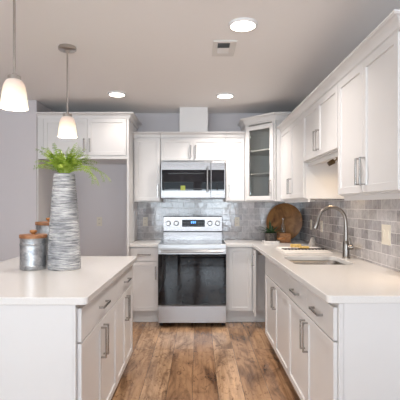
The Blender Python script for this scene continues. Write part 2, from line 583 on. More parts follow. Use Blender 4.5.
# left wall with an unseen window, placed for its fill light
lw = MB()
lw.box(XL - 0.1, XL, YF, -3.0, 0, CEIL); lw.box(XL - 0.1, XL, -0.8, YB, 0, CEIL)
lw.box(XL - 0.1, XL, -3.0, -0.8, 0, 0.4); lw.box(XL - 0.1, XL, -3.0, -0.8, 2.3, CEIL)
struct('wall_left', lw, M['wall'])
# wall behind the camera with three glazed openings
fw = MB()
xs = XL
for wx, ww in WIN:
    fw.box(xs, wx - ww / 2, YF - 0.1, YF, 0, CEIL)
    fw.box(wx - ww / 2, wx + ww / 2, YF - 0.1, YF, 0, 0.12)
    fw.box(wx - ww / 2, wx + ww / 2, YF - 0.1, YF, 2.15, CEIL)
    xs = wx + ww / 2
fw.box(xs, XR + 0.1, YF - 0.1, YF, 0, CEIL)
struct('wall_front', fw, M['wall'])
def window(name, P, u, n, w, z0, z1, cols):
    M4 = frame4(P, u, n)
    root = tag(obj(name, MB().merge(box(0, w, -0.07, 0.02, z0 - 0.03, z0 + 0.04).bm, M4)
               .merge(box(0, w, -0.07, 0.02, z1 - 0.04, z1).bm, M4)
               .merge(box(0, 0.05, -0.07, 0.02, z0 + 0.04, z1 - 0.04).bm, M4)
               .merge(box(w - 0.05, w, -0.07, 0.02, z0 + 0.04, z1 - 0.04).bm, M4), M['trimwhite']), kind='structure')
    mm = MB()
    for i in range(1, cols):
        x = w * i / cols
        mm.merge(box(x - 0.02, x + 0.02, -0.055, -0.005, z0 + 0.04, z1 - 0.04).bm, M4)
    zm = (z0 + z1) / 2
    mm.merge(box(0.05, w - 0.05, -0.05, -0.01, zm - 0.015, zm + 0.015).bm, M4)
    obj('mullion', mm, M['trimwhite'], root)
    obj('glass_pane', MB().merge(box(0.04, w - 0.04, -0.033, -0.027, z0 + 0.03, z1 - 0.03).bm, M4), M['pane'], root)
for i, (wx, ww) in enumerate(WIN):
    window('window_%d' % (i + 1), (wx - ww / 2, YF, 0), (1, 0, 0), (0, 1, 0), ww, 0.15, 2.15, 2)
window('window_4', (XL, -3.0, 0), (0, 1, 0), (1, 0, 0), 2.2, 0.43, 2.3, 3)  # unseen window added to carry the left fill light

# tiled backsplashes
struct('wall_back_tiles', box(-0.78, XR - 0.009, YB - 0.009, YB, CT, 1.50), M['tile_back'])
struct('wall_right_tiles', box(XR - 0.009, XR, 2.01, YB - 0.009, CT, 1.50), M['tile_right'])
# white boxed chase between the cabinets and the ceiling
struct('trim_1', box(-0.222, 0.118, 5.06, YB, 2.226, CEIL, bev=0.003), M['trimwhite'])

# ------------------------------------------------------------------ island
IX0, IX1, IY0, IY1 = -1.522, -0.522, 1.974, 3.61
def rounded_rect(x0, x1, y0, y1, r, n=6):
    pts = []
    for cx, cy, a0 in ((x1 - r, y1 - r, 0), (x0 + r, y1 - r, 90), (x0 + r, y0 + r, 180), (x1 - r, y0 + r, 270)):
        for i in range(n + 1):
            a = R(a0 + 90 * i / n)
            pts.append((cx + r * math.cos(a), cy + r * math.sin(a)))
    return pts
tag(obj('countertop', MB().prism(rounded_rect(IX0, IX1, IY0, IY1, 0.022), CT - 0.037, CT, bev=0.004), M['quartz'], loc=((IX0 + IX1) / 2, (IY0 + IY1) / 2, CT - 0.037)),
    'white quartz slab topping the island, with the tall vase on it', 'countertop')
GAP = 0.003
DZ0, DZ1 = 0.692, 0.853          # drawer fronts
PZ0, PZ1 = 0.104, 0.684          # door fronts
def island_cabinet(y0, y1, label):
    fx = -0.557
    t = thing('base_cabinet', ((-1.15 + fx) / 2, (y0 + y1) / 2, 0), label, 'cabinet', 'island cabinets')
    obj('carcass', box(-1.16, fx - 0.021, y0 + 0.0005, y1 - 0.0005, 0.10, CT - 0.0375), M['white'], t)
    obj('toe_kick', box(-1.16, fx - 0.09, y0 + 0.001, y1 - 0.001, 0.0, 0.0995), M['white'], t)
    w = y1 - y0 - 2 * GAP
    P = lambda y, z: (fx - 0.02, y, z)
    front(t, P(y0 + GAP, DZ0), (0, 1, 0), (1, 0, 0), w, DZ1 - DZ0, 'drawer', (w / 2, 0.08, False), flat=True, length=0.17)
    dw = (w - GAP) / 2
    front(t, P(y0 + GAP, PZ0), (0, 1, 0), (1, 0, 0), dw, PZ1 - PZ0, 'door', (dw - 0.03, PZ1 - PZ0 - 0.125, True), length=0.18)
    front(t, P(y0 + 2 * GAP + dw, PZ0), (0, 1, 0), (1, 0, 0), dw, PZ1 - PZ0, 'door', (0.03, PZ1 - PZ0 - 0.125, True), length=0.18)
    return t
island_cabinet(2.005, 2.89, 'white island base cabinet nearest the camera, drawer over two doors')
island_cabinet(2.89, 3.585, 'white island base cabinet farther from the camera, nearer the range')
t = thing('end_panel', (-1.04, 1.99, 0), 'plain white panel closing the near end of the island', 'panel')
obj('panel', box(-1.50, -0.592, 1.992, 2.004, 0.0, CT - 0.0375, bev=0.001), M['white'], t)
obj('edge_stile', box(-0.590, -0.579, 1.986, 2.004, 0.0, CT - 0.0375, bev=0.001), M['white'], t)
tag(obj('back_panel', box(-1.18, -1.1605, 2.005, 3.585, 0, CT - 0.0375), M['white'], loc=(-1.17, 2.8, 0)), 'white panel behind the island cabinets under the counter overhang', 'panel')

# ------------------------------------------------------------------ right run of base cabinets
RX = 0.655
CX = 0.62
poly = [(0.3175, YB - 0.0095), (0.3175, 4.773), (CX, 4.773)]
poly = poly + [(CX, 2.035)] + [(CX + 0.025 - 0.025 * math.cos(a), 2.035 - 0.025 * math.sin(a)) for a in (R(22), R(45), R(68))] + [(CX + 0.025, 2.01), (XR - 0.0095, 2.01), (XR - 0.0095, YB - 0.0095)]
SX0, SX1, SY0, SY1 = 0.722, 1.168, 3.085, 3.60
hole = rounded_rect(SX0, SX1, SY0, SY1, 0.07, 8)
tag(obj('countertop', MB().prism(poly, CT - 0.037, CT, holes=[hole[::-1]], bev=0.004), M['quartz'], loc=(0.97, 3.5, CT - 0.037)),
    'white quartz counter with the sink cut in, turning the corner to the range', 'countertop')

def right_cabinet(y0, y1, label, kind):
    t = thing('base_cabinet', ((RX + XR) / 2, (y0 + y1) / 2, 0), label, 'cabinet', 'base cabinets under the sink counter')
    if kind == 'sink':
        mb = MB()                                   # open-topped box so the basin can hang inside
        mb.box(RX + 0.021, XR - 0.002, y0 + 0.0005, y1 - 0.0005, 0.10, 0.12)
        mb.box(RX + 0.021, XR - 0.002, y0 + 0.0005, y0 + 0.018, 0.12, CT - 0.0375)
        mb.box(RX + 0.021, XR - 0.002, y1 - 0.018, y1 - 0.0005, 0.12, CT - 0.0375)
        mb.box(RX + 0.021, RX + 0.039, y0 + 0.018, y1 - 0.018, 0.12, CT - 0.0375)
        obj('carcass', mb, M['white'], t)
    else:
        obj('carcass', box(RX + 0.021, XR - 0.002, y0 + 0.0005, y1 - 0.0005, 0.10, CT - 0.0375), M['white'], t)
    obj('toe_kick', box(RX + 0.09, XR - 0.002, y0 + 0.001, y1 - 0.001, 0, 0.0995), M['white'], t)
    w = y1 - y0 - 2 * GAP
    dw = (w - GAP) / 2
    P = lambda y, z: (RX + 0.02, y, z)
    n = (-1, 0, 0)
    if kind == 'sink':
        d = front(t, P(y0 + GAP, DZ0), (0, 1, 0), n, w, DZ1 - DZ0, 'false_drawer_front', None, flat=True)
    else:
        for k in range(2):
            front(t, P(y0 + GAP + k * (dw + GAP), DZ0), (0, 1, 0), n, dw, DZ1 - DZ0, 'drawer', (dw / 2, 0.08, False), flat=True, length=0.17)
    front(t, P(y0 + GAP, PZ0), (0, 1, 0), n, dw, PZ1 - PZ0, 'door', (dw - 0.03, PZ1 - PZ0 - 0.125, True), length=0.18)
    front(t, P(y0 + 2 * GAP + dw, PZ0), (0, 1, 0), n, dw, PZ1 - PZ0, 'door', (0.03, PZ1 - PZ0 - 0.125, True), length=0.18)
    return t
right_cabinet(2.028, 3.05, 'white base cabinet with two drawers over doors at the near end of the sink counter', 'drawers')
right_cabinet(3.05, 4.10, 'white sink base cabinet with a plain false front above its doors', 'sink')
t = thing('end_panel', (1.0, 2.02, 0), 'plain white panel closing the near end of the sink counter', 'panel')
obj('panel', box(RX + 0.045, XR - 0.01, 2.017, 2.027, 0, CT - 0.0375, bev=0.001), M['white'], t)
obj('edge_stile', box(RX + 0.020, RX + 0.043, 2.012, 2.027, 0, CT - 0.0375, bev=0.001), M['white'], t)

# ------------------------------------------------------------------ back run: base cabinets either side of the range
BY = 4.80                      # face of doors
t = thing('base_cabinet', (-0.615, 5.1, 0), 'narrow white base cabinet with drawer and door left of the range', 'cabinet')
obj('carcass', box(-0.778, -0.450, BY + 0.021, YB - 0.002, 0.14, CT - 0.0375), M['white'], t)
tk = obj('toe_kick', box(-0.778, -0.450, BY + 0.075, YB - 0.002, 0.0, 0.1395), M['white'], t)
obj('shoe_moulding', box(-0.778, -0.450, BY + 0.060, BY + 0.0745, 0.0, 0.018, bev=0.005), M['white'], t)
w = 0.322
front(t, (-0.775, BY + 0.02, 0.714), (1, 0, 0), (0, -1, 0), w, 0.152, 'drawer', (w / 2, 0.076, False), flat=True, length=0.15)
front(t, (-0.775, BY + 0.02, 0.144), (1, 0, 0), (0, -1, 0), w, 0.562, 'door', (w - 0.03, 0.562 - 0.125, True), length=0.15)
tag(obj('countertop', MB().prism([(-0.779, YB - 0.0095), (-0.779, 4.773), (-0.4485, 4.773), (-0.4485, YB - 0.0095)], CT - 0.037, CT, bev=0.004), M['quartz'], loc=(-0.61, 5.08, CT - 0.037)),
    'small white quartz counter left of the range', 'countertop')

t = thing('base_cabinet', (0.8, 5.1, 0), 'white corner base cabinet right of the range, one narrow door leaf standing open', 'cabinet')
obj('carcass', box(0.320, XR - 0.002, BY + 0.021, YB - 0.002, 0.14, CT - 0.0375), M['white'], t)
obj('toe_kick', box(0.320, XR - 0.002, BY + 0.075, YB - 0.002, 0.0, 0.1395), M['white'], t)
obj('shoe_moulding', box(0.320, XR - 0.002, BY + 0.060, BY + 0.0745, 0.0, 0.018, bev=0.005), M['white'], t)
front(t, (0.352, BY + 0.02, 0.144), (1, 0, 0), (0, -1, 0), 0.262, 0.726, 'door', None)
dl = front(t, (0.648, 4.79, 0.124), (-0.05, -1, 0), (-1, 0.05, 0), 0.185, 0.735, 'door', (0.155, 0.625, True), length=0.13, rail=0.045)
front(t, (0.660, BY + 0.02, 0.144), (1, 0, 0), (0, -1, 0), 0.30, 0.726, 'door', (0.045, 0.655, False), length=0.05)

# ------------------------------------------------------------------ range
RX0, RX1 = -0.4455, 0.3145
RC = (RX0 + RX1) / 2
rg = thing('range', (RC, 5.0, 0), 'stainless electric range with black glass oven door between base cabinets', 'range')
obj('body', box(RX0, RX1, 4.70, 5.39, 0.045, CT - 0.018, bev=0.002), M['steel'], rg)
for sx in (-1, 1):
    for yy in (4.74, 5.33):
        obj('foot', MB().lathe([(0, 0), (0.02, 0), (0.02, 0.045), (0, 0.045)], RC + sx * 0.35, yy, 0, 12), M['black'], rg)
ck = obj('cooktop', box(RX0, RX1, 4.665, 5.26, CT - 0.017, CT + 0.006, bev=0.003), M['cookglass'], rg)
obj('cooktop_trim', box(RX0, RX1, 4.648, 4.6645, CT - 0.045, CT + 0.006, bev=0.003), M['steel'], rg)
for (bx, by, br_) in ((-0.19, 4.85, 0.10), (0.19, 4.85, 0.085), (-0.19, 5.10, 0.075), (0.19, 5.10, 0.10)):
    obj('burner_ring', MB().lathe([(br_ - 0.003, 0), (br_, 0), (br_, 0.0006), (br_ - 0.003, 0.0006), (br_ - 0.003, 0)], RC + bx, by, CT + 0.006, 40), M['ventgrey'], ck)
bgd = obj('backguard', box(RX0 + 0.008, RX1 - 0.008, 5.265, 5.39, CT - 0.01, 1.216, bev=0.006), M['dimmedsteel'], rg)
obj('vent_slot', box(RX0 + 0.012, RX1 - 0.012, 5.2605, 5.268, 1.015, 1.030), M['black'], bgd)
obj('panel_rim', box(RX0 + 0.008, RX1 - 0.008, 5.2580, 5.266, 1.207, 1.216, bev=0.002), M['darksteel'], bgd)
dsp = obj('display', box(-0.20, 0.085, 5.2585, 5.267, 1.084, 1.172, bev=0.002), M['display'], bgd)
dg = MB()
for k in range(3):
    xx = -0.086 + k * 0.022
    for (a, b_, c, d_) in ((0, 0.012, 0.0, 0.003), (0, 0.012, 0.020, 0.023), (0, 0.003, 0, 0.023), (0.009, 0.012, 0, 0.023)):
        dg.box(xx + a, xx + b_, 5.2572, 5.259, 1.128 + c, 1.128 + d_)
obj('digits', dg, M['blue'], bgd)
for r_ in range(2):
    for xk in [-0.18 + k * 0.02 for k in range(4)] + [k * 0.02 for k in range(4)]:
        obj('touch_key', box(xk, xk + 0.010, 5.2575, 5.259, 1.10 + r_ * 0.03, 1.106 + r_ * 0.03), M['ventgrey'], bgd)
for kx in (-0.372, -0.272, 0.148, 0.245):
    k4 = Matrix.Rotation(R(90), 4, 'X')
    kn = obj('knob', MB().lathe([(0, 0), (0.034, 0), (0.034, 0.004), (0.027, 0.006), (0.025, 0.030), (0.022, 0.034), (0, 0.034)], kx, 5.266, 1.128, 28, k4), M['steel'], rg, smooth=True)
    obj('grip', box(kx - 0.006, kx + 0.006, 5.222, 5.233, 1.106, 1.150, bev=0.002), M['nickel'], kn)
# oven door
dr = obj('oven_door', box(RX0 + 0.002, RX1 - 0.002, 4.648, 4.699, 0.243, CT - 0.047, bev=0.003), M['steel'], rg)
obj('glass', box(RX0 + 0.004, RX1 - 0.004, 4.640, 4.6485, 0.249, 0.812, bev=0.001), M['blackglass'], dr)
hb = MB()
hb.tube([(RX0 + 0.04, 4.59, 0.845), (RX1 - 0.04, 4.59, 0.845)], 0.013, 16)
for sx in (RX0 + 0.06, RX1 - 0.06):
    hb.box(sx - 0.012, sx + 0.012, 4.590, 4.649, 0.836, 0.854, 0.003)
obj('handle', hb, M['steel'], dr, smooth=True)
obj('storage_drawer', box(RX0 + 0.002, RX1 - 0.002, 4.645, 4.699, 0.05, 0.236, bev=0.004), M['steel'], rg)

# ------------------------------------------------------------------ upper cabinets on the back wall
UZ0, UZ1 = H + 0.065, H + 0.815
UY = 5.045
CZ0, CZ1 = H + 0.812, H + 0.886
def back_upper(x0, x1, z0, z1, label, doors, pulls):
    t = thing('wall_cabinet', ((x0 + x1) / 2, 5.2, z0), label, 'cabinet', 'wall cabinets over the range wall')
    obj('carcass', box(x0 + 0.0005, x1 - 0.0005, UY + 0.021, YB - 0.0095, z0, UZ1 + 0.07), M['white'], t)
    obj('crown_moulding', MB().sweep([(x0 + 0.0005, UY + 0.012), (x1 - 0.0005, UY + 0.012)], crown_prof(CZ0 + 0.012, CZ1, 0.055)), M['white'], t)
    for (a, b_), p in zip(doors, pulls):
        front(t, (a, UY + 0.02, z0 + 0.012), (1, 0, 0), (0, -1, 0), b_ - a, z1 - z0 - 0.02, 'door', p, length=0.15, rail=0.052)
    return t
back_upper(-0.778, -0.452, UZ0 - 0.012, UZ1, 'narrow white wall cabinet left of the microwave', [(-0.757, -0.457)], [(0.300 - 0.026, 0.12, True)])
zz = H + 0.548
back_upper(-0.450, 0.334, zz - 0.012, UZ1, 'short white two-door wall cabinet above the microwave', [(-0.437, -0.0595), (-0.0565, 0.321)], [(0.3775 - 0.028, 0.105, True), (0.028, 0.105, True)])
back_upper(0.336, 0.562, UZ0 - 0.012, UZ1, 'narrow white wall cabinet right of the microwave', [(0.345, 0.557)], [(0.026, 0.12, True)])

# microwave
MX0, MX1, MZ0, MZ1 = -0.438, 0.322, H + 0.092, H + 0.522
mw = thing('microwave', ((MX0 + MX1) / 2, 5.1, MZ0), 'stainless over-the-range microwave hung under the short cabinet', 'microwave')
MY = 4.95
obj('case', box(MX0, MX1, MY + 0.03, YB - 0.01, MZ0, MZ1, bev=0.003), M['darksteel'], mw)
dx1 = 0.150                                   # door / control panel split
dm = obj('door', box(MX0, dx1 - 0.0015, MY, MY + 0.0295, MZ0 + 0.012, MZ1, bev=0.003), M['dimmedsteel'], mw)
obj('window', box(MX0 + 0.012, dx1 - 0.004, MY - 0.003, MY + 0.001, MZ0 + 0.09, MZ1 - 0.095, bev=0.001), M['blackglass'], dm)
obj('inner_frame', MB().box(MX0 + 0.09, dx1 - 0.075, MY - 0.0040, MY - 0.0028, MZ0 + 0.105, MZ0 + 0.112).box(MX0 + 0.09, dx1 - 0.075, MY - 0.0040, MY - 0.0028, MZ1 - 0.142, MZ1 - 0.135), M['darksteel'], dm)
mh = MB().tube([(dx1 - 0.04, MY - 0.04, MZ0 + 0.07), (dx1 - 0.04, MY - 0.04, MZ1 - 0.06)], 0.011, 14)
for zz_ in (MZ0 + 0.09, MZ1 - 0.08):
    mh.box(dx1 - 0.049, dx1 - 0.031, MY - 0.042, MY + 0.001, zz_ - 0.009, zz_ + 0.009, 0.002)
obj('handle', mh, M['dimmedsteel'], dm, smooth=True)
cp = obj('control_panel', box(dx1 + 0.0015, MX1, MY, MY + 0.0295, MZ0 + 0.012, MZ1, bev=0.003), M['dimmedsteel'], mw)
obj('keypad_glass', box(dx1 + 0.008, MX1 - 0.012, MY - 0.003, MY + 0.001, MZ0 + 0.09, MZ1 - 0.095, bev=0.001), M['blackglass'], cp)
obj('base_lip', box(MX0, MX1, MY + 0.002, MY + 0.03, MZ0, MZ0 + 0.0115, bev=0.002), M['dimmedsteel'], mw)
tag(obj('window_patch', box(-0.205, -0.150, MY - 0.0045, MY - 0.0032, MZ0 + 0.093, MZ0 + 0.148), mat('yellow_green_patch', (0.30, 0.34, 0.05), 0.5), dm), 'small yellow-green patch on the window')  # yellow-green square laid on the microwave window

# corner cabinet with glass door
A = (0.564, 5.03); B = (0.869, 4.70)
TZ0, TZ1 = UZ0 - 0.012, H + 0.955
t = thing('corner_cabinet', (0.95, 5.05, TZ0), 'tall white diagonal corner wall cabinet with glass door', 'cabinet')
inner = [(A[0], YB - 0.0095), A, B, (XR - 0.0095, B[1]), (XR - 0.0095, YB - 0.0095)]
cb = MB()
cb.prism(inner, TZ0, TZ0 + 0.02); cb.prism(inner, TZ1, TZ1 + 0.09)
cb.box(A[0], A[0] + 0.018, A[1] + 0.012, YB - 0.0095, TZ0 + 0.02, TZ1)
cb.box(B[0] + 0.012, XR - 0.0095, B[1], B[1] + 0.018, TZ0 + 0.02, TZ1)
obj('carcass', cb, M['white'], t)
bk = MB()
bk.box(A[0] + 0.018, XR - 0.0095, YB - 0.022, YB - 0.0095, TZ0 + 0.02, TZ1)
bk.box(XR - 0.022, XR - 0.0095, B[1] + 0.018, YB - 0.022, TZ0 + 0.02, TZ1)
obj('back', bk, M['inside'], t)
shp = [(A[0] + 0.019, YB - 0.023), (A[0] + 0.019, A[1] + 0.03), (B[0] + 0.03, B[1] + 0.019), (XR - 0.023, B[1] + 0.019), (XR - 0.023, YB - 0.023)]
for z in (H + 0.378, H + 0.652):
    obj('shelf', MB().prism(shp, z - 0.009, z + 0.009), M['white'], t)
u = Vector((B[0] - A[0], B[1] - A[1], 0)); Lw = u.length; u.normalize()
n = Vector((u.y, -u.x, 0))
off = n * 0.001
P = Vector((A[0], A[1], TZ0 + 0.014)) + u * 0.028 + off
dw, dh = Lw - 0.05, TZ1 - TZ0 - 0.035
M4 = frame4(P, u, n)
# face frame behind the door
ff = MB()
F4 = frame4((A[0] - n.x * 0.018, A[1] - n.y * 0.018, 0), u, n)
ff.merge(box(0.006, 0.055, 0, 0.018, TZ0 + 0.021, TZ1 - 0.001).bm, F4).merge(box(Lw - 0.055, Lw - 0.006, 0, 0.018, TZ0 + 0.021, TZ1 - 0.001).bm, F4)
obj('face_frame', ff, M['white'], t)
d = obj('door', MB().merge(shaker_bm(dw, dh, hole=True, rail=0.066), M4), M['white'], t)
obj('glass', MB().merge(box(0.060, dw - 0.060, 0.004, 0.008, 0.060, dh - 0.060).bm, M4), M['cabglass'], d)
hp = pull_bm(0.15, True); hp.bm.transform(M4 @ Matrix.Translation((dw - 0.033, 0.02, 0.15)))
obj('handle', hp, M['nickel'], d)
obj('crown_moulding', MB().sweep([(A[0], YB - 0.0095), A, B, (XR - 0.0095, B[1])], crown_prof(TZ1 + 0.005, H + 1.042, 0.055)), M['white'], t)

# ------------------------------------------------------------------ upper cabinets on the right wall
UX = 0.925
def right_upper(y0, y1, zb, label, side=None, end=False):
    t = thing('wall_cabinet', ((UX + XR) / 2, (y0 + y1) / 2, zb), label, 'cabinet', 'wall cabinets over the sink counter')
    obj('carcass', box(UX + 0.021, XR - 0.0095, y0 + 0.0005, y1 - 0.0005, zb, UZ1 + 0.07), M['white'], t)
    obj('light_rail', box(UX + 0.045, UX + 0.063, y0 + 0.0005, y1 - 0.0005, zb - 0.030, zb - 0.0002), M['white'], t)
    pr = crown_prof(CZ0 + 0.002, CZ1 - 0.006, 0.06)
    path = [(UX + 0.012, y1 - 0.0005), (UX + 0.012, y0 + 0.0005)]
    if end: path += [(XR - 0.0095, y0 + 0.0005)]
    obj('crown_moulding', MB().sweep(path, pr), M['white'], t)
    w = y1 - y0 - 0.012
    dw = (w - GAP) / 2
    z0 = zb + 0.010; hh = CZ0 - 0.004 - z0
    P = lambda y: (UX + 0.02, y, z0)
    front(t, P(y0 + 0.006), (0, 1, 0), (-1, 0, 0), dw, hh, 'door', (dw - 0.03, 0.12, True), length=0.155)
    front(t, P(y0 + 0.006 + dw + GAP), (0, 1, 0), (-1, 0, 0), dw, hh, 'door', (0.03, 0.12, True), length=0.155)
    return t
right_upper(3.70, 4.698, UZ0, 'white two-door wall cabinet between the glass corner cabinet and the sink')
right_upper(2.785, 3.70, H + 0.377, 'short white two-door wall cabinet raised above the sink')
right_upper(1.937, 2.785, UZ0, 'white two-door wall cabinet nearest the camera on the right wall', end=True)

# puck lamps under the cabinets
def puck(x, y, z, power, label):
    t = thing('puck_light', (x, y, z), label, 'lamp', 'lamps under the right wall cabinets')
    obj('housing', MB().lathe([(0, 0), (0.034, 0), (0.034, -0.012), (0.028, -0.014), (0.0, -0.014)], x, y, z - 0.0005, 24), M['nickel'], t, smooth=True)
    obj('lens', MB().lathe([(0, -0.0145), (0.026, -0.0145), (0.024, -0.018), (0, -0.019)], x, y, z - 0.0005, 24), M['puck'], t, smooth=True)
    l = area_light('puck_lamp', (x, y, z - 0.024), (0, 0, 0), 0.05, 0.05, power * K_PUCK, (1.0, 0.74, 0.46), 'DISK', 160)
    return t
puck(1.17, 3.42, H + 0.377, 5.5, 'small round lamp lit under the short cabinet above the sink')
puck(1.19, 2.40, UZ0, 4.5, 'small round lamp under the nearest right wall cabinet')
t = thing('cabinet_light_clip', (1.045, 3.16, H + 0.377), 'bronze clip lamp fitting under the short cabinet above the sink', 'lamp')
obj('arm', MB().tube([(1.045, 3.16, H + 0.3765), (1.045, 3.16, H + 0.352), (1.03, 3.17, H + 0.338)], 0.006, 8), M['bronze'], t, smooth=True)
obj('head', MB().lathe([(0, 0), (0.017, 0), (0.020, 0.045), (0.014, 0.05), (0, 0.05)], 0, 0, 0, 20, Matrix.Translation((0.985, 3.17, H + 0.316)) @ Matrix.Rotation(R(60), 4, 'Y')), M['bronze'], t, smooth=True)

# ------------------------------------------------------------------ refrigerator alcove
FY = 4.74
fx0, fx1 = STUB_X + 0.001, -0.804
t = thing('refrigerator_cabinet', ((fx0 + fx1) / 2, 5.0, H + 0.53), 'deep white two-door cabinet above the empty refrigerator alcove', 'cabinet')
obj('carcass', box(fx0, fx1, FY + 0.021, YB - 0.001, H + 0.535, H + 1.03), M['white'], t)
obj('bottom_rail', box(fx0, fx1, FY + 0.004, FY + 0.0205, H + 0.530, H + 0.565, bev=0.002), M['white'], t)
dz0, dz1 = H + 0.570, H + 0.985
front(t, (-1.742, FY + 0.02, dz0), (1, 0, 0), (0, -1, 0), 0.489, dz1 - dz0, 'door', (0.489 - 0.03, 0.115, True), length=0.15)
front(t, (-1.250, FY + 0.02, dz0), (1, 0, 0), (0, -1, 0), 0.440, dz1 - dz0, 'door', (0.03, 0.115, True), length=0.15)
obj('stile', box(fx0, -1.745, FY + 0.004, FY + 0.0205, H + 0.566, H + 0.99, bev=0.002), M['white'], t)
obj('crown_moulding', MB().sweep([(fx0, FY + 0.012), (-0.779, FY + 0.012), (-0.779, YB - 0.001)], crown_prof(H + 0.985, H + 1.052, 0.055)), M['white'], t)
tag(obj('side_panel', box(-0.8035, -0.7805, FY, YB - 0.001, 0, H + 0.983, bev=0.002), M['white'], loc=(-0.79, 5.07, 0)),
    'tall white panel between the refrigerator alcove and the range wall', 'panel')
tag(obj('side_panel', box(STUB_X + 0.0005, STUB_X + 0.012, FY, YB - 0.001, 0, H + 0.529, bev=0.002), M['white'], loc=(STUB_X + 0.006, 5.07, 0)),  # warm light on the wall side, put in as a pale sheet
    'pale sheet standing for the warm-lit left side wall of the refrigerator alcove', 'panel')

# ------------------------------------------------------------------ sink and faucet
sk = thing('sink', ((SX0 + SX1) / 2, (SY0 + SY1) / 2, CT - 0.2), 'undermount stainless sink bowl set into the counter', 'sink')
bowl = bmesh.new()
rings = []
for (ins, z) in ((-0.012, CT - 0.0395), (-0.002, CT - 0.0395), (0.004, CT - 0.06), (0.012, CT - 0.17), (0.03, CT - 0.195), (0.07, CT - 0.2)):
    rr = rounded_rect(SX0 + ins, SX1 - ins, SY0 + ins, SY1 - ins, max(0.02, 0.07 - ins * 0.3), 8)
    rings.append([bowl.verts.new((x, y, z)) for x, y in rr])
for a, c in zip(rings[:-1], rings[1:]):
    for k in range(len(a)):
        j = (k + 1) % len(a)
        bowl.faces.new((a[k], a[j], c[j], c[k]))
bowl.faces.new(rings[-1])
bo = obj('bowl', MB().merge(bowl), M['sinksteel'], sk, smooth=True)
md = bo.modifiers.new('thickness', 'SOLIDIFY'); md.thickness = 0.0006; md.offset = 1
obj('drain', MB().lathe([(0, 0.004), (0.02, 0.003), (0.024, 0.005), (0.043, 0.003), (0.045, 0.0)], (SX0 + SX1) / 2, (SY0 + SY1) / 2, CT - 0.1995, 28), M['nickel'], sk, smooth=True)

fc = thing('faucet', (1.222, 3.47, CT), 'brushed nickel gooseneck pull-down faucet behind the sink', 'faucet')
fx, fy = 1.222, 3.47
obj('base', MB().lathe([(0, 0), (0.033, 0), (0.033, 0.006), (0.028, 0.010), (0.027, 0.11), (0.022, 0.135), (0.016, 0.15), (0, 0.15)], fx, fy, CT, 28), M['faucetnickel'], fc, smooth=True)
pts = [(fx, fy, CT + 0.14), (fx, fy, CT + 0.22), (fx - 0.002, fy, CT + 0.29)]
Rr = 0.115
cz = CT + 0.305
for i in range(0, 15):
    a = R(0 + i * 168 / 14)
    pts.append((fx - 0.004 - Rr + Rr * math.cos(a), fy - 0.01 * i / 14, cz + Rr * math.sin(a)))
obj('spout', MB().tube(pts, [0.019, 0.017, 0.015] + [0.0145] * 15, 16), M['faucetnickel'], fc, smooth=True)
e = Vector(pts[-1]); dvec = (Vector(pts[-1]) - Vector(pts[-2])).normalized()
obj('spray_head', MB().tube([e - dvec * 0.01, e + dvec * 0.012, e + dvec * 0.03, e + dvec * 0.085, e + dvec * 0.095], [0.0155, 0.017, 0.0185, 0.021, 0.018], 16), M['faucetnickel'], fc, smooth=True)
hd = MB().tube([(fx + 0.015, fy - 0.005, CT + 0.088), (fx + 0.040, fy - 0.018, CT + 0.092), (fx + 0.052, fy - 0.024, CT + 0.094)], [0.017, 0.021, 0.015], 16)
hd.tube([(fx + 0.040, fy - 0.018, CT + 0.098), (fx + 0.036, fy - 0.02, CT + 0.13), (fx + 0.022, fy - 0.022, CT + 0.165)], [0.008, 0.007, 0.0055], 12)
obj('lever', hd, M['faucetnickel'], fc, smooth=True)

# ------------------------------------------------------------------ electric plates
def outlet(P, u, n, w, h, label, style):
    t = thing('wall_outlet' if style != 'switch' else 'light_switch', P, label, 'outlet' if style != 'switch' else 'switch', 'ivory wall plates')
    M4 = frame4(P, u, n)
    pl = obj('cover_plate', MB().merge(box(-w / 2, w / 2, 0, 0.006, -h / 2, h / 2, bev=0.002).bm, M4), M['ivory'], t)
    if style == 'outlet':
        for s in (-1, 1):
            rc = obj('socket', MB().merge(box(-0.017, 0.017, 0.0055, 0.008, s * 0.026 - 0.016, s * 0.026 + 0.016, bev=0.002).bm, M4), M['ivory'], t)
            obj('slots', MB().merge(box(-0.008, -0.005, 0.0078, 0.0084, s * 0.026 - 0.005, s * 0.026 + 0.009).bm, M4).merge(box(0.005, 0.008, 0.0078, 0.0084, s * 0.026 - 0.005, s * 0.026 + 0.009).bm, M4), M['slot'], rc)
    elif style == 'switch':
        for s in (-1, 1):
            obj('rocker', MB().merge(box(s * 0.035 - 0.017, s * 0.035 + 0.017, 0.0055, 0.0095, -0.034, 0.034, bev=0.002).bm, M4), M['ivory'], t)
    return t
ty = YB - 0.0092
outlet((-0.676, ty, H - 0.20), (1, 0, 0), (0, -1, 0), 0.062, 0.116, 'ivory outlet plate on the tiles left of the range', 'outlet')
outlet((0.502, ty, H - 0.20), (1, 0, 0), (0, -1, 0), 0.062, 0.116, 'ivory outlet plate on the tiles right of the range', 'outlet')
outlet((-1.268, YB - 0.0002, H - 0.20), (1, 0, 0), (0, -1, 0), 0.07, 0.116, 'ivory outlet plate on the grey wall inside the refrigerator alcove', 'outlet')
tx = XR - 0.0092
outlet((tx, 4.86, H - 0.215), (0, 1, 0), (-1, 0, 0), 0.07, 0.116, 'ivory outlet plate on the right tiles nearest the round wooden board', 'outlet')
outlet((tx, 4.44, H - 0.215), (0, 1, 0), (-1, 0, 0), 0.075, 0.120, 'ivory outlet plate on the right tiles just behind the faucet spout', 'outlet')
outlet((tx, 2.92, H - 0.200), (0, 1, 0), (-1, 0, 0), 0.135, 0.140, 'ivory double switch plate on the right tiles nearest the camera', 'switch')

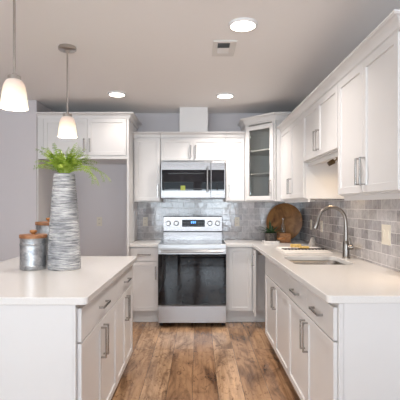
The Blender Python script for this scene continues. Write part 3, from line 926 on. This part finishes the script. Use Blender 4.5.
# ------------------------------------------------------------------ ceiling lights and vent
def recessed(x, y, label, power=13):
    t = thing('ceiling_light', (x, y, CEIL - 0.03), label, 'ceiling light', 'round ceiling lights')
    obj('trim_ring', MB().lathe([(0.080, 0.0), (0.096, 0.0), (0.096, -0.006), (0.092, -0.013), (0.084, -0.017), (0.080, -0.016), (0.080, 0.0)], x, y, CEIL - 0.0005, 40), M['trimwhite'], t, smooth=True)
    obj('diffuser', MB().lathe([(0, -0.024), (0.04, -0.0225), (0.065, -0.019), (0.0795, -0.0155), (0.0795, -0.002), (0, -0.002)], x, y, CEIL - 0.0005, 40), M['led'], t, smooth=True)
    area_light('ceiling_lamp', (x, y, CEIL - 0.032), (0, 0, 0), 0.14, 0.14, power * (K_CEIL if y > 1.5 and x > -1.5 else K_REAR), WARM, 'DISK', 130)
    return t
recessed(0.294, 2.745, 'round white ceiling light nearest the camera, beside the square vent', 9)
recessed(-0.857, 4.44, 'round white ceiling light in front of the refrigerator cabinet', 2.2)
recessed(0.290, 4.50, 'round white ceiling light in front of the range wall, right of the white chase')
for (x, y, l) in ((-0.86, 0.6, 'added unseen fill light behind the camera left'), (0.30, 0.6, 'added unseen fill light just ahead of the camera overhead'), (-3.2, 0.6, 'added unseen fill light over the left living area'), (-3.2, 3.0, 'added unseen fill light left of the island')):
    recessed(x, y, l)  # unseen ceiling lights, added to fill the room
vx, vy = 0.195, 3.165
t = thing('ceiling_vent', (vx, vy, CEIL - 0.01), 'square white air vent in the ceiling, slat shading put into the louvre colours', 'vent')
vf = MB()
vf.box(vx - 0.085, vx + 0.085, vy + 0.075, vy + 0.155, CEIL - 0.008, CEIL - 0.0005, 0.002)
vf.box(vx - 0.085, vx + 0.085, vy - 0.155, vy - 0.125, CEIL - 0.012, CEIL - 0.0005, 0.003)
vf.box(vx - 0.085, vx - 0.050, vy - 0.125, vy + 0.075, CEIL - 0.008, CEIL - 0.0005, 0.002)
vf.box(vx + 0.038, vx + 0.085, vy - 0.125, vy + 0.075, CEIL - 0.008, CEIL - 0.0005, 0.002)
obj('frame', vf, M['ventwhite'], t)
obj('backing', box(vx - 0.050, vx + 0.038, vy - 0.125, vy + 0.075, CEIL - 0.003, CEIL - 0.0005), M['ventgrey'], t)
for k in range(10):
    yy = vy - 0.118 + k * 0.0205
    mb = MB()
    near = yy < vy - 0.02
    tilt = R(35 if near else -35)
    b_ = box(-0.044, 0.044, -0.0085, 0.0085, -0.0008, 0.0008)
    b_.bm.transform(Matrix.Translation((vx - 0.006, yy, CEIL - 0.0085)) @ Matrix.Rotation(tilt, 4, 'X'))
    mb.merge(b_.bm)
    obj('louvre', mb, M['ventgrey'] if near else M['ventwhite'], t)  # shading of the two tilt directions is put into the slat colours

# ------------------------------------------------------------------ pendants
def pendant(x, y, label):
    t = thing('pendant_lamp', (x, y, CEIL), label, 'pendant lamp', 'pendants over the island')
    zb = H + 0.516
    obj('canopy', MB().lathe([(0, 0), (0.063, 0), (0.066, -0.006), (0.066, -0.022), (0.060, -0.027), (0.02, -0.03), (0.012, -0.045), (0, -0.045)], x, y, CEIL - 0.0005, 36), M['darknickel'], t, smooth=True)
    obj('rod', MB().tube([(x, y, CEIL - 0.04), (x, y, zb + 0.175)], 0.0065, 12), M['darknickel'], t, smooth=True)
    obj('socket_cap', MB().lathe([(0, 0.185), (0.010, 0.185), (0.013, 0.172), (0.033, 0.170), (0.034, 0.148), (0.030, 0.146), (0, 0.146)], x, y, zb, 28), M['darknickel'], t, smooth=True)
    prof = [(0.030, 0.152), (0.040, 0.146), (0.049, 0.132), (0.056, 0.110), (0.061, 0.080), (0.065, 0.045), (0.069, 0.012), (0.0715, 0.0)]
    inn = [(r - 0.003, z) for r, z in reversed(prof)]
    obj('shade', MB().lathe(prof + inn + [prof[0]], x, y, zb, 40), M['shade'], t, smooth=True)
    bl = obj('bulb', MB().lathe([(0, 0.03), (0.018, 0.036), (0.026, 0.055), (0.024, 0.075), (0.014, 0.1), (0.013, 0.145), (0, 0.145)], x, y, zb, 20), mat('lit_bulb', (1, 0.95, 0.85), 0.4, emit=(1.0, 0.85, 0.62), es=8.0), t, smooth=True)
    area_light('pendant_lamp_light', (x, y, zb + 0.012), (0, 0, 0), 0.11, 0.11, 4.5 * K_PEND, WARM, 'DISK', 170)
pendant(-0.976, 3.14, 'pendant lamp with frosted bell shade hanging in front of the refrigerator cabinet')
pendant(-0.971, 2.22, 'pendant lamp nearest the camera at the left edge, hanging over the canisters')

# ------------------------------------------------------------------ island decor
vx, vy = -0.92, 2.89
prof = [(0, 0.004), (0.104, 0.0), (0.110, 0.004)]
nz = 150
for i in range(nz + 1):
    f = i / nz
    z = 0.008 + f * 0.637
    r = 0.1115 - 0.041 * (f ** 0.95) + 0.006 * math.sin(math.pi * f)
    r += 0.0018 * math.sin(z * 2 * math.pi / 0.0165) + random.uniform(-0.0006, 0.0006)
    prof.append((r, z))
prof += [(0.068, 0.652), (0.060, 0.652), (0.057, 0.60), (0.08, 0.1), (0, 0.06)]
tag(obj('vase', MB().lathe(prof, vx, vy, CT, 48), M['vase'], loc=(vx, vy, CT), smooth=True),
    'tall tapered whitewashed ribbed vase on the island, holding the fern', 'vase')

fern = thing('fern', (vx, vy, CT + 0.652), 'bright green feathery fern spilling from the tall vase', 'plant')
def frond(az, length, rise, droop, twist=0.0, dens=22, wmax=0.05):
    """arching stem with paired leaflets; az = direction, rise = start elevation, droop = how far it bends down"""
    mb = MB(); b = bmesh.new()
    p = Vector((vx + 0.03 * math.cos(az), vy + 0.03 * math.sin(az), CT + 0.655))
    el = rise
    pts = [p.copy()]
    nseg = dens
    for i in range(nseg):
        f = i / nseg
        el2 = el - droop * f ** 1.3
        a2 = az + twist * f
        d = Vector((math.cos(a2) * math.cos(el2), math.sin(a2) * math.cos(el2), math.sin(el2)))
        p = p + d * (length / nseg)
        pts.append(p.copy())
    for i in range(3, nseg):
        f = i / nseg
        d = (pts[i + 1] - pts[i]).normalized()
        side = d.cross(Vector((0, 0, 1)))
        if side.length < 0.1: side = Vector((-math.sin(az), math.cos(az), 0))
        side.normalize()
        up = side.cross(d)
        wl = wmax * (0.35 + 1.0 * min(1, f * 2.2)) * (1.02 - f) ** 0.55 * random.uniform(0.6, 1.25)
        for s in (-1, 1):
            q = pts[i] + d * random.uniform(-0.003, 0.003)
            dirv = (side * s * 0.85 + d * 0.62 + up * random.uniform(-0.15, 0.35)).normalized()
            # each leaflet itself carries little lobes: a zig-zag outline
            nl = 4
            wv = dirv.cross(up).normalized()
            prevL = None
            for k in range(nl):
                g0, g1 = k / nl, (k + 1) / nl
                c0 = q + dirv * wl * g0 - up * 0.012 * g0 ** 2; c1 = q + dirv * wl * g1 - up * 0.012 * g1 ** 2
                hw = 0.0052 * (1 - 0.7 * g0) * (wl / 0.04) ** 0.5
                for s2 in (-1, 1):
                    tip = c0.lerp(c1, 0.95) + wv * hw * 1.5 * s2 + dirv * 0.003
                    v1 = b.verts.new(c0); v2 = b.verts.new(tip); v3 = b.verts.new(c1)
                    b.faces.new((v1, v2, v3))
    mb.merge(b)
    mb.tube(pts, [0.0018 * (1 - 0.7 * i / nseg) for i in range(nseg + 1)], 5)
    return mb
specs = []
for i in range(78):
    az = i * 2.39996 + random.uniform(-0.3, 0.3)
    specs.append((az, random.uniform(0.13, 0.25), random.uniform(0.95, 1.57), random.uniform(0.4, 1.9), random.uniform(-0.5, 0.5), 15, random.uniform(0.022, 0.034)))
specs += [(-0.25, 0.34, 0.6, 2.1, 0.1, 20, 0.036), (0.0, 0.34, 0.45, 1.6, -0.1, 20, 0.036), (-0.5, 0.33, 0.7, 2.7, 0.0, 20, 0.036), (-0.35, 0.30, 0.4, 1.9, 0.2, 20, 0.034), (-0.1, 0.22, 0.6, 1.1, 0.2, 16, 0.036),
          (3.3, 0.19, 0.75, 1.2, 0.1, 15, 0.034), (3.0, 0.20, 0.85, 1.5, 0.0, 15, 0.034), (2.9, 0.19, 1.0, 1.2, 0.2, 15, 0.034), (3.6, 0.18, 0.55, 1.0, 0, 15, 0.034),
          (-1.5, 0.17, 1.0, 2.2, 0.2, 14, 0.034), (-1.9, 0.17, 1.1, 1.9, -0.2, 14, 0.034), (0.4, 0.20, 0.9, 1.3, 0.1, 15, 0.034)]
for s in specs:
    obj('frond', frond(*s), M['fern'], fern)

def canister(x, y, r, h, label):
    t = thing('canister', (x, y, CT), label, 'canister', 'galvanised canisters')
    pr = [(0, 0), (r - 0.003, 0), (r, 0.004), (r, h * 0.10)]
    for zc in (0.12, 0.80):
        for i in range(9):
            a = math.pi * i / 8
            pr.append((r + 0.0035 * math.sin(a), h * zc - 0.006 + 0.012 * i / 8))
    pr += [(r, h - 0.004), (r + 0.0015, h), (r - 0.004, h), (0, h)]
    obj('can', MB().lathe(pr, x, y, CT, 48), M['galv'], t, smooth=True)
    k = r / 0.086
    ld = obj('lid', MB().lathe([(0, 0), (r + 0.003, 0), (r + 0.005, 0.003), (r + 0.005, 0.021), (r + 0.002, 0.024), (0, 0.024)], x, y, CT + h + 0.0005, 48), M['lidwood'], t, smooth=True)
    obj('knob', MB().lathe([(0, 0), (0.013 * k, 0), (0.012 * k, 0.006), (0.022 * k, 0.013), (0.025 * k, 0.022), (0.021 * k, 0.029), (0, 0.032)], x, y, CT + h + 0.0245, 28), M['acacia'], ld, smooth=True)
canister(-1.125, 2.87, 0.086, 0.212, 'smaller galvanised canister with wooden lid, in front at the left of the vase')
canister(-1.112, 3.15, 0.098, 0.288, 'larger galvanised canister with wooden lid, half hidden behind the vase')

# ------------------------------------------------------------------ corner decor on the counter
bd = MB()
prof = [(0, -0.009), (0.226, -0.009), (0.233, -0.005), (0.233, 0.005), (0.226, 0.009), (0, 0.009)]
nrm = Vector((-math.sin(R(32)), -math.cos(R(32)), 0))
tilt = R(8)
bc = Vector((1.065, 5.20, CT + 0.233 * math.cos(tilt) + 0.0025))
# local z = board normal
zl = (nrm * math.cos(tilt) + Vector((0, 0, 1)) * math.sin(tilt)).normalized()
xl = Vector((0, 0, 1)).cross(zl).normalized()
yl = zl.cross(xl)
BM4 = Matrix(((xl.x, yl.x, zl.x, bc.x), (xl.y, yl.y, zl.y, bc.y), (xl.z, yl.z, zl.z, bc.z), (0, 0, 0, 1)))
bd.lathe(prof, 0, 0, 0, 64, BM4)
tag(obj('serving_board', bd, M['board'], loc=(bc.x, bc.y, CT), smooth=True), 'large round dark wooden board leaning in the tiled corner', 'serving board')

ty_ = 4.93
tr = MB().box(0.765, 0.945, ty_ - 0.075, ty_ + 0.075, CT + 0.0005, CT + 0.008, 0.003)
for (a, b_, c, d_) in ((0.765, 0.945, ty_ - 0.075, ty_ - 0.069), (0.765, 0.945, ty_ + 0.069, ty_ + 0.075), (0.765, 0.771, ty_ - 0.069, ty_ + 0.069), (0.939, 0.945, ty_ - 0.069, ty_ + 0.069)):
    tr.box(a, b_, c, d_, CT + 0.006, CT + 0.024, 0.002)
tag(obj('tray', tr, M['tray'], loc=(0.88, ty_, CT)), 'small white tray under the dark plant pot', 'tray')
pt = thing('potted_succulent', (0.858, ty_, CT + 0.0085), 'dark green spiky succulent in a dark pot on the white tray', 'plant')
px_, pz_ = 0.856, CT + 0.0085
obj('pot', MB().lathe([(0, 0), (0.060, 0), (0.064, 0.004), (0.071, 0.100), (0.069, 0.105), (0.062, 0.105), (0.059, 0.095), (0, 0.095)], px_, ty_, pz_, 32), M['pot'], pt, smooth=True)
obj('soil', MB().lathe([(0, 0.1), (0.0585, 0.0985), (0.0585, 0.096), (0, 0.096)], px_, ty_, pz_, 24), M['soil'], pt)
def leaf(az, length, el0, droop):
    b = bmesh.new(); p = Vector((px_ + 0.012 * math.cos(az), ty_ + 0.012 * math.sin(az), pz_ + 0.096))
    rings = []
    ns = 9
    for i in range(ns + 1):
        f = i / ns
        el = el0 - droop * f
        d = Vector((math.cos(az) * math.cos(el), math.sin(az) * math.cos(el), math.sin(el)))
        side = Vector((-math.sin(az), math.cos(az), 0)); up = side.cross(d) * -1
        w = 0.021 * (1 - f ** 1.8) + 0.0006; th = 0.0045 * (1 - f) + 0.0006
        rings.append([b.verts.new(p + side * w * cs + up * (th * sn + 0.35 * w * cs * cs)) for cs, sn in ((-1, 0), (-0.5, -0.8), (0.5, -0.8), (1, 0), (0.5, 0.5), (-0.5, 0.5))])
        p = p + d * length / ns
    for a, c in zip(rings[:-1], rings[1:]):
        for k in range(6): b.faces.new((a[k], a[(k + 1) % 6], c[(k + 1) % 6], c[k]))
    b.faces.new(rings[0]); b.faces.new(rings[-1])
    return MB().merge(b)
for (az, ln, el, dr_) in ((1.8, 0.165, 1.45, 0.1), (3.14, 0.165, 0.55, 0.6), (3.6, 0.15, 0.35, 0.5), (-0.1, 0.16, 0.6, 0.6), (-0.6, 0.15, 0.40, 0.5), (2.7, 0.16, 0.85, 0.6),
                          (0.6, 0.15, 0.85, 0.5), (4.3, 0.13, 0.6, 0.8), (5.0, 0.13, 0.55, 0.7), (1.2, 0.14, 0.95, 0.5), (-0.9, 0.12, 1.0, 0.5), (3.9, 0.13, 0.9, 0.4)):
    obj('leaf', leaf(az, ln, el, dr_), M['aloe'], pt, smooth=True)

wb = thing('wooden_box', (1.03, 4.955, CT), 'small square honey-wood block beside the dark plant pot', 'box')
obj('block', box(0.955, 1.085, 4.905, 5.000, CT + 0.0005, CT + 0.108, bev=0.006), M['acacia'], wb)
obj('scoop', MB().tube([(0.925, 4.885, CT + 0.045), (0.955, 4.884, CT + 0.05), (0.995, 4.886, CT + 0.05), (1.02, 4.890, CT + 0.05)], [0.016, 0.012, 0.018, 0.012], 14), M['acacia'], wb, smooth=True)
bx_, by_ = 1.022, 5.045
tag(obj('bottle', MB().lathe([(0, 0.002), (0.026, 0), (0.029, 0.006), (0.029, 0.16), (0.026, 0.185), (0.012, 0.215), (0.0105, 0.265), (0.014, 0.268), (0.014, 0.280), (0.008, 0.280), (0.0075, 0.22), (0.022, 0.185), (0.025, 0.16), (0.025, 0.012), (0, 0.010)], bx_, by_, CT + 0.0003, 28), M['bottle'], loc=(bx_, by_, CT), smooth=True),
    'slim clear glass bottle behind the honey-wood block', 'bottle')

# folded towel with tasselled border behind the sink, sponges, stone dispenser
tw = thing('dish_towel', (1.0, 4.06, CT), 'folded white towel with black zigzag border behind the sink', 'towel')
obj('cloth', MB().box(0.795, 1.225, 3.81, 4.29, CT + 0.0005, CT + 0.007, 0.003).box(0.80, 1.22, 3.85, 4.288, CT + 0.0075, CT + 0.014, 0.003), M['towel'], tw)
for k in range(13):
    x = 0.812 + k * 0.032
    tb = MB()
    tb.tube([(x, 4.075, CT + 0.019), (x + 0.010, 4.01, CT + 0.021), (x + 0.022, 3.955, CT + 0.018)], [0.003, 0.0055, 0.002], 8)
    tb.tube([(x + 0.022, 3.955, CT + 0.018), (x + 0.027, 4.01, CT + 0.018), (x + 0.032, 4.07, CT + 0.018)], [0.002, 0.003, 0.002], 8)
    obj('tassel', tb, M['tassel'], tw, smooth=True)
tag(obj('sponge', box(0.935, 1.035, 4.20, 4.26, CT + 0.0145, CT + 0.046, bev=0.005), M['sponge'], loc=(0.985, 4.23, CT + 0.0145)), 'yellow sponge block standing farther back on the white towel', 'sponge', 'yellow sponges')
tag(obj('sponge', box(1.00, 1.09, 4.105, 4.165, CT + 0.0145, CT + 0.034, bev=0.005), M['sponge'], loc=(1.045, 4.135, CT + 0.0145)), 'flatter yellow sponge lying in front by the towel border', 'sponge', 'yellow sponges')
tag(obj('stone_jar', MB().lathe([(0, 0), (0.034, 0), (0.038, 0.006), (0.038, 0.022), (0.033, 0.05), (0.026, 0.075), (0.020, 0.092), (0.014, 0.102), (0, 0.106)], 1.192, 4.37, CT + 0.0005, 28), M['stone'], loc=(1.192, 4.37, CT), smooth=True),
    'small grey-beige stone pear ornament beside the towel', 'ornament')

# ------------------------------------------------------------------ dining table that the oven glass mirrors
dt = thing('dining_table', (0.1, -0.75, 0), 'wooden table on black metal legs, mirrored in the oven glass', 'table')
obj('tabletop', box(-0.55, 0.75, -1.15, -0.30, 0.72, 0.755, bev=0.004), M['tablewood'], dt)
for sx in (-0.45, 0.65):
    for sy in (-1.05, -0.40):
        obj('leg', box(sx - 0.02, sx + 0.02, sy - 0.02, sy + 0.02, 0, 0.7195, bev=0.002), M['blackmetal'], dt)
    obj('stretcher', box(sx - 0.015, sx + 0.015, -1.03, -0.42, 0.10, 0.13, bev=0.002), M['blackmetal'], dt)
obj('stretcher', box(-0.43, 0.63, -0.74, -0.71, 0.10, 0.13, bev=0.002), M['blackmetal'], dt)
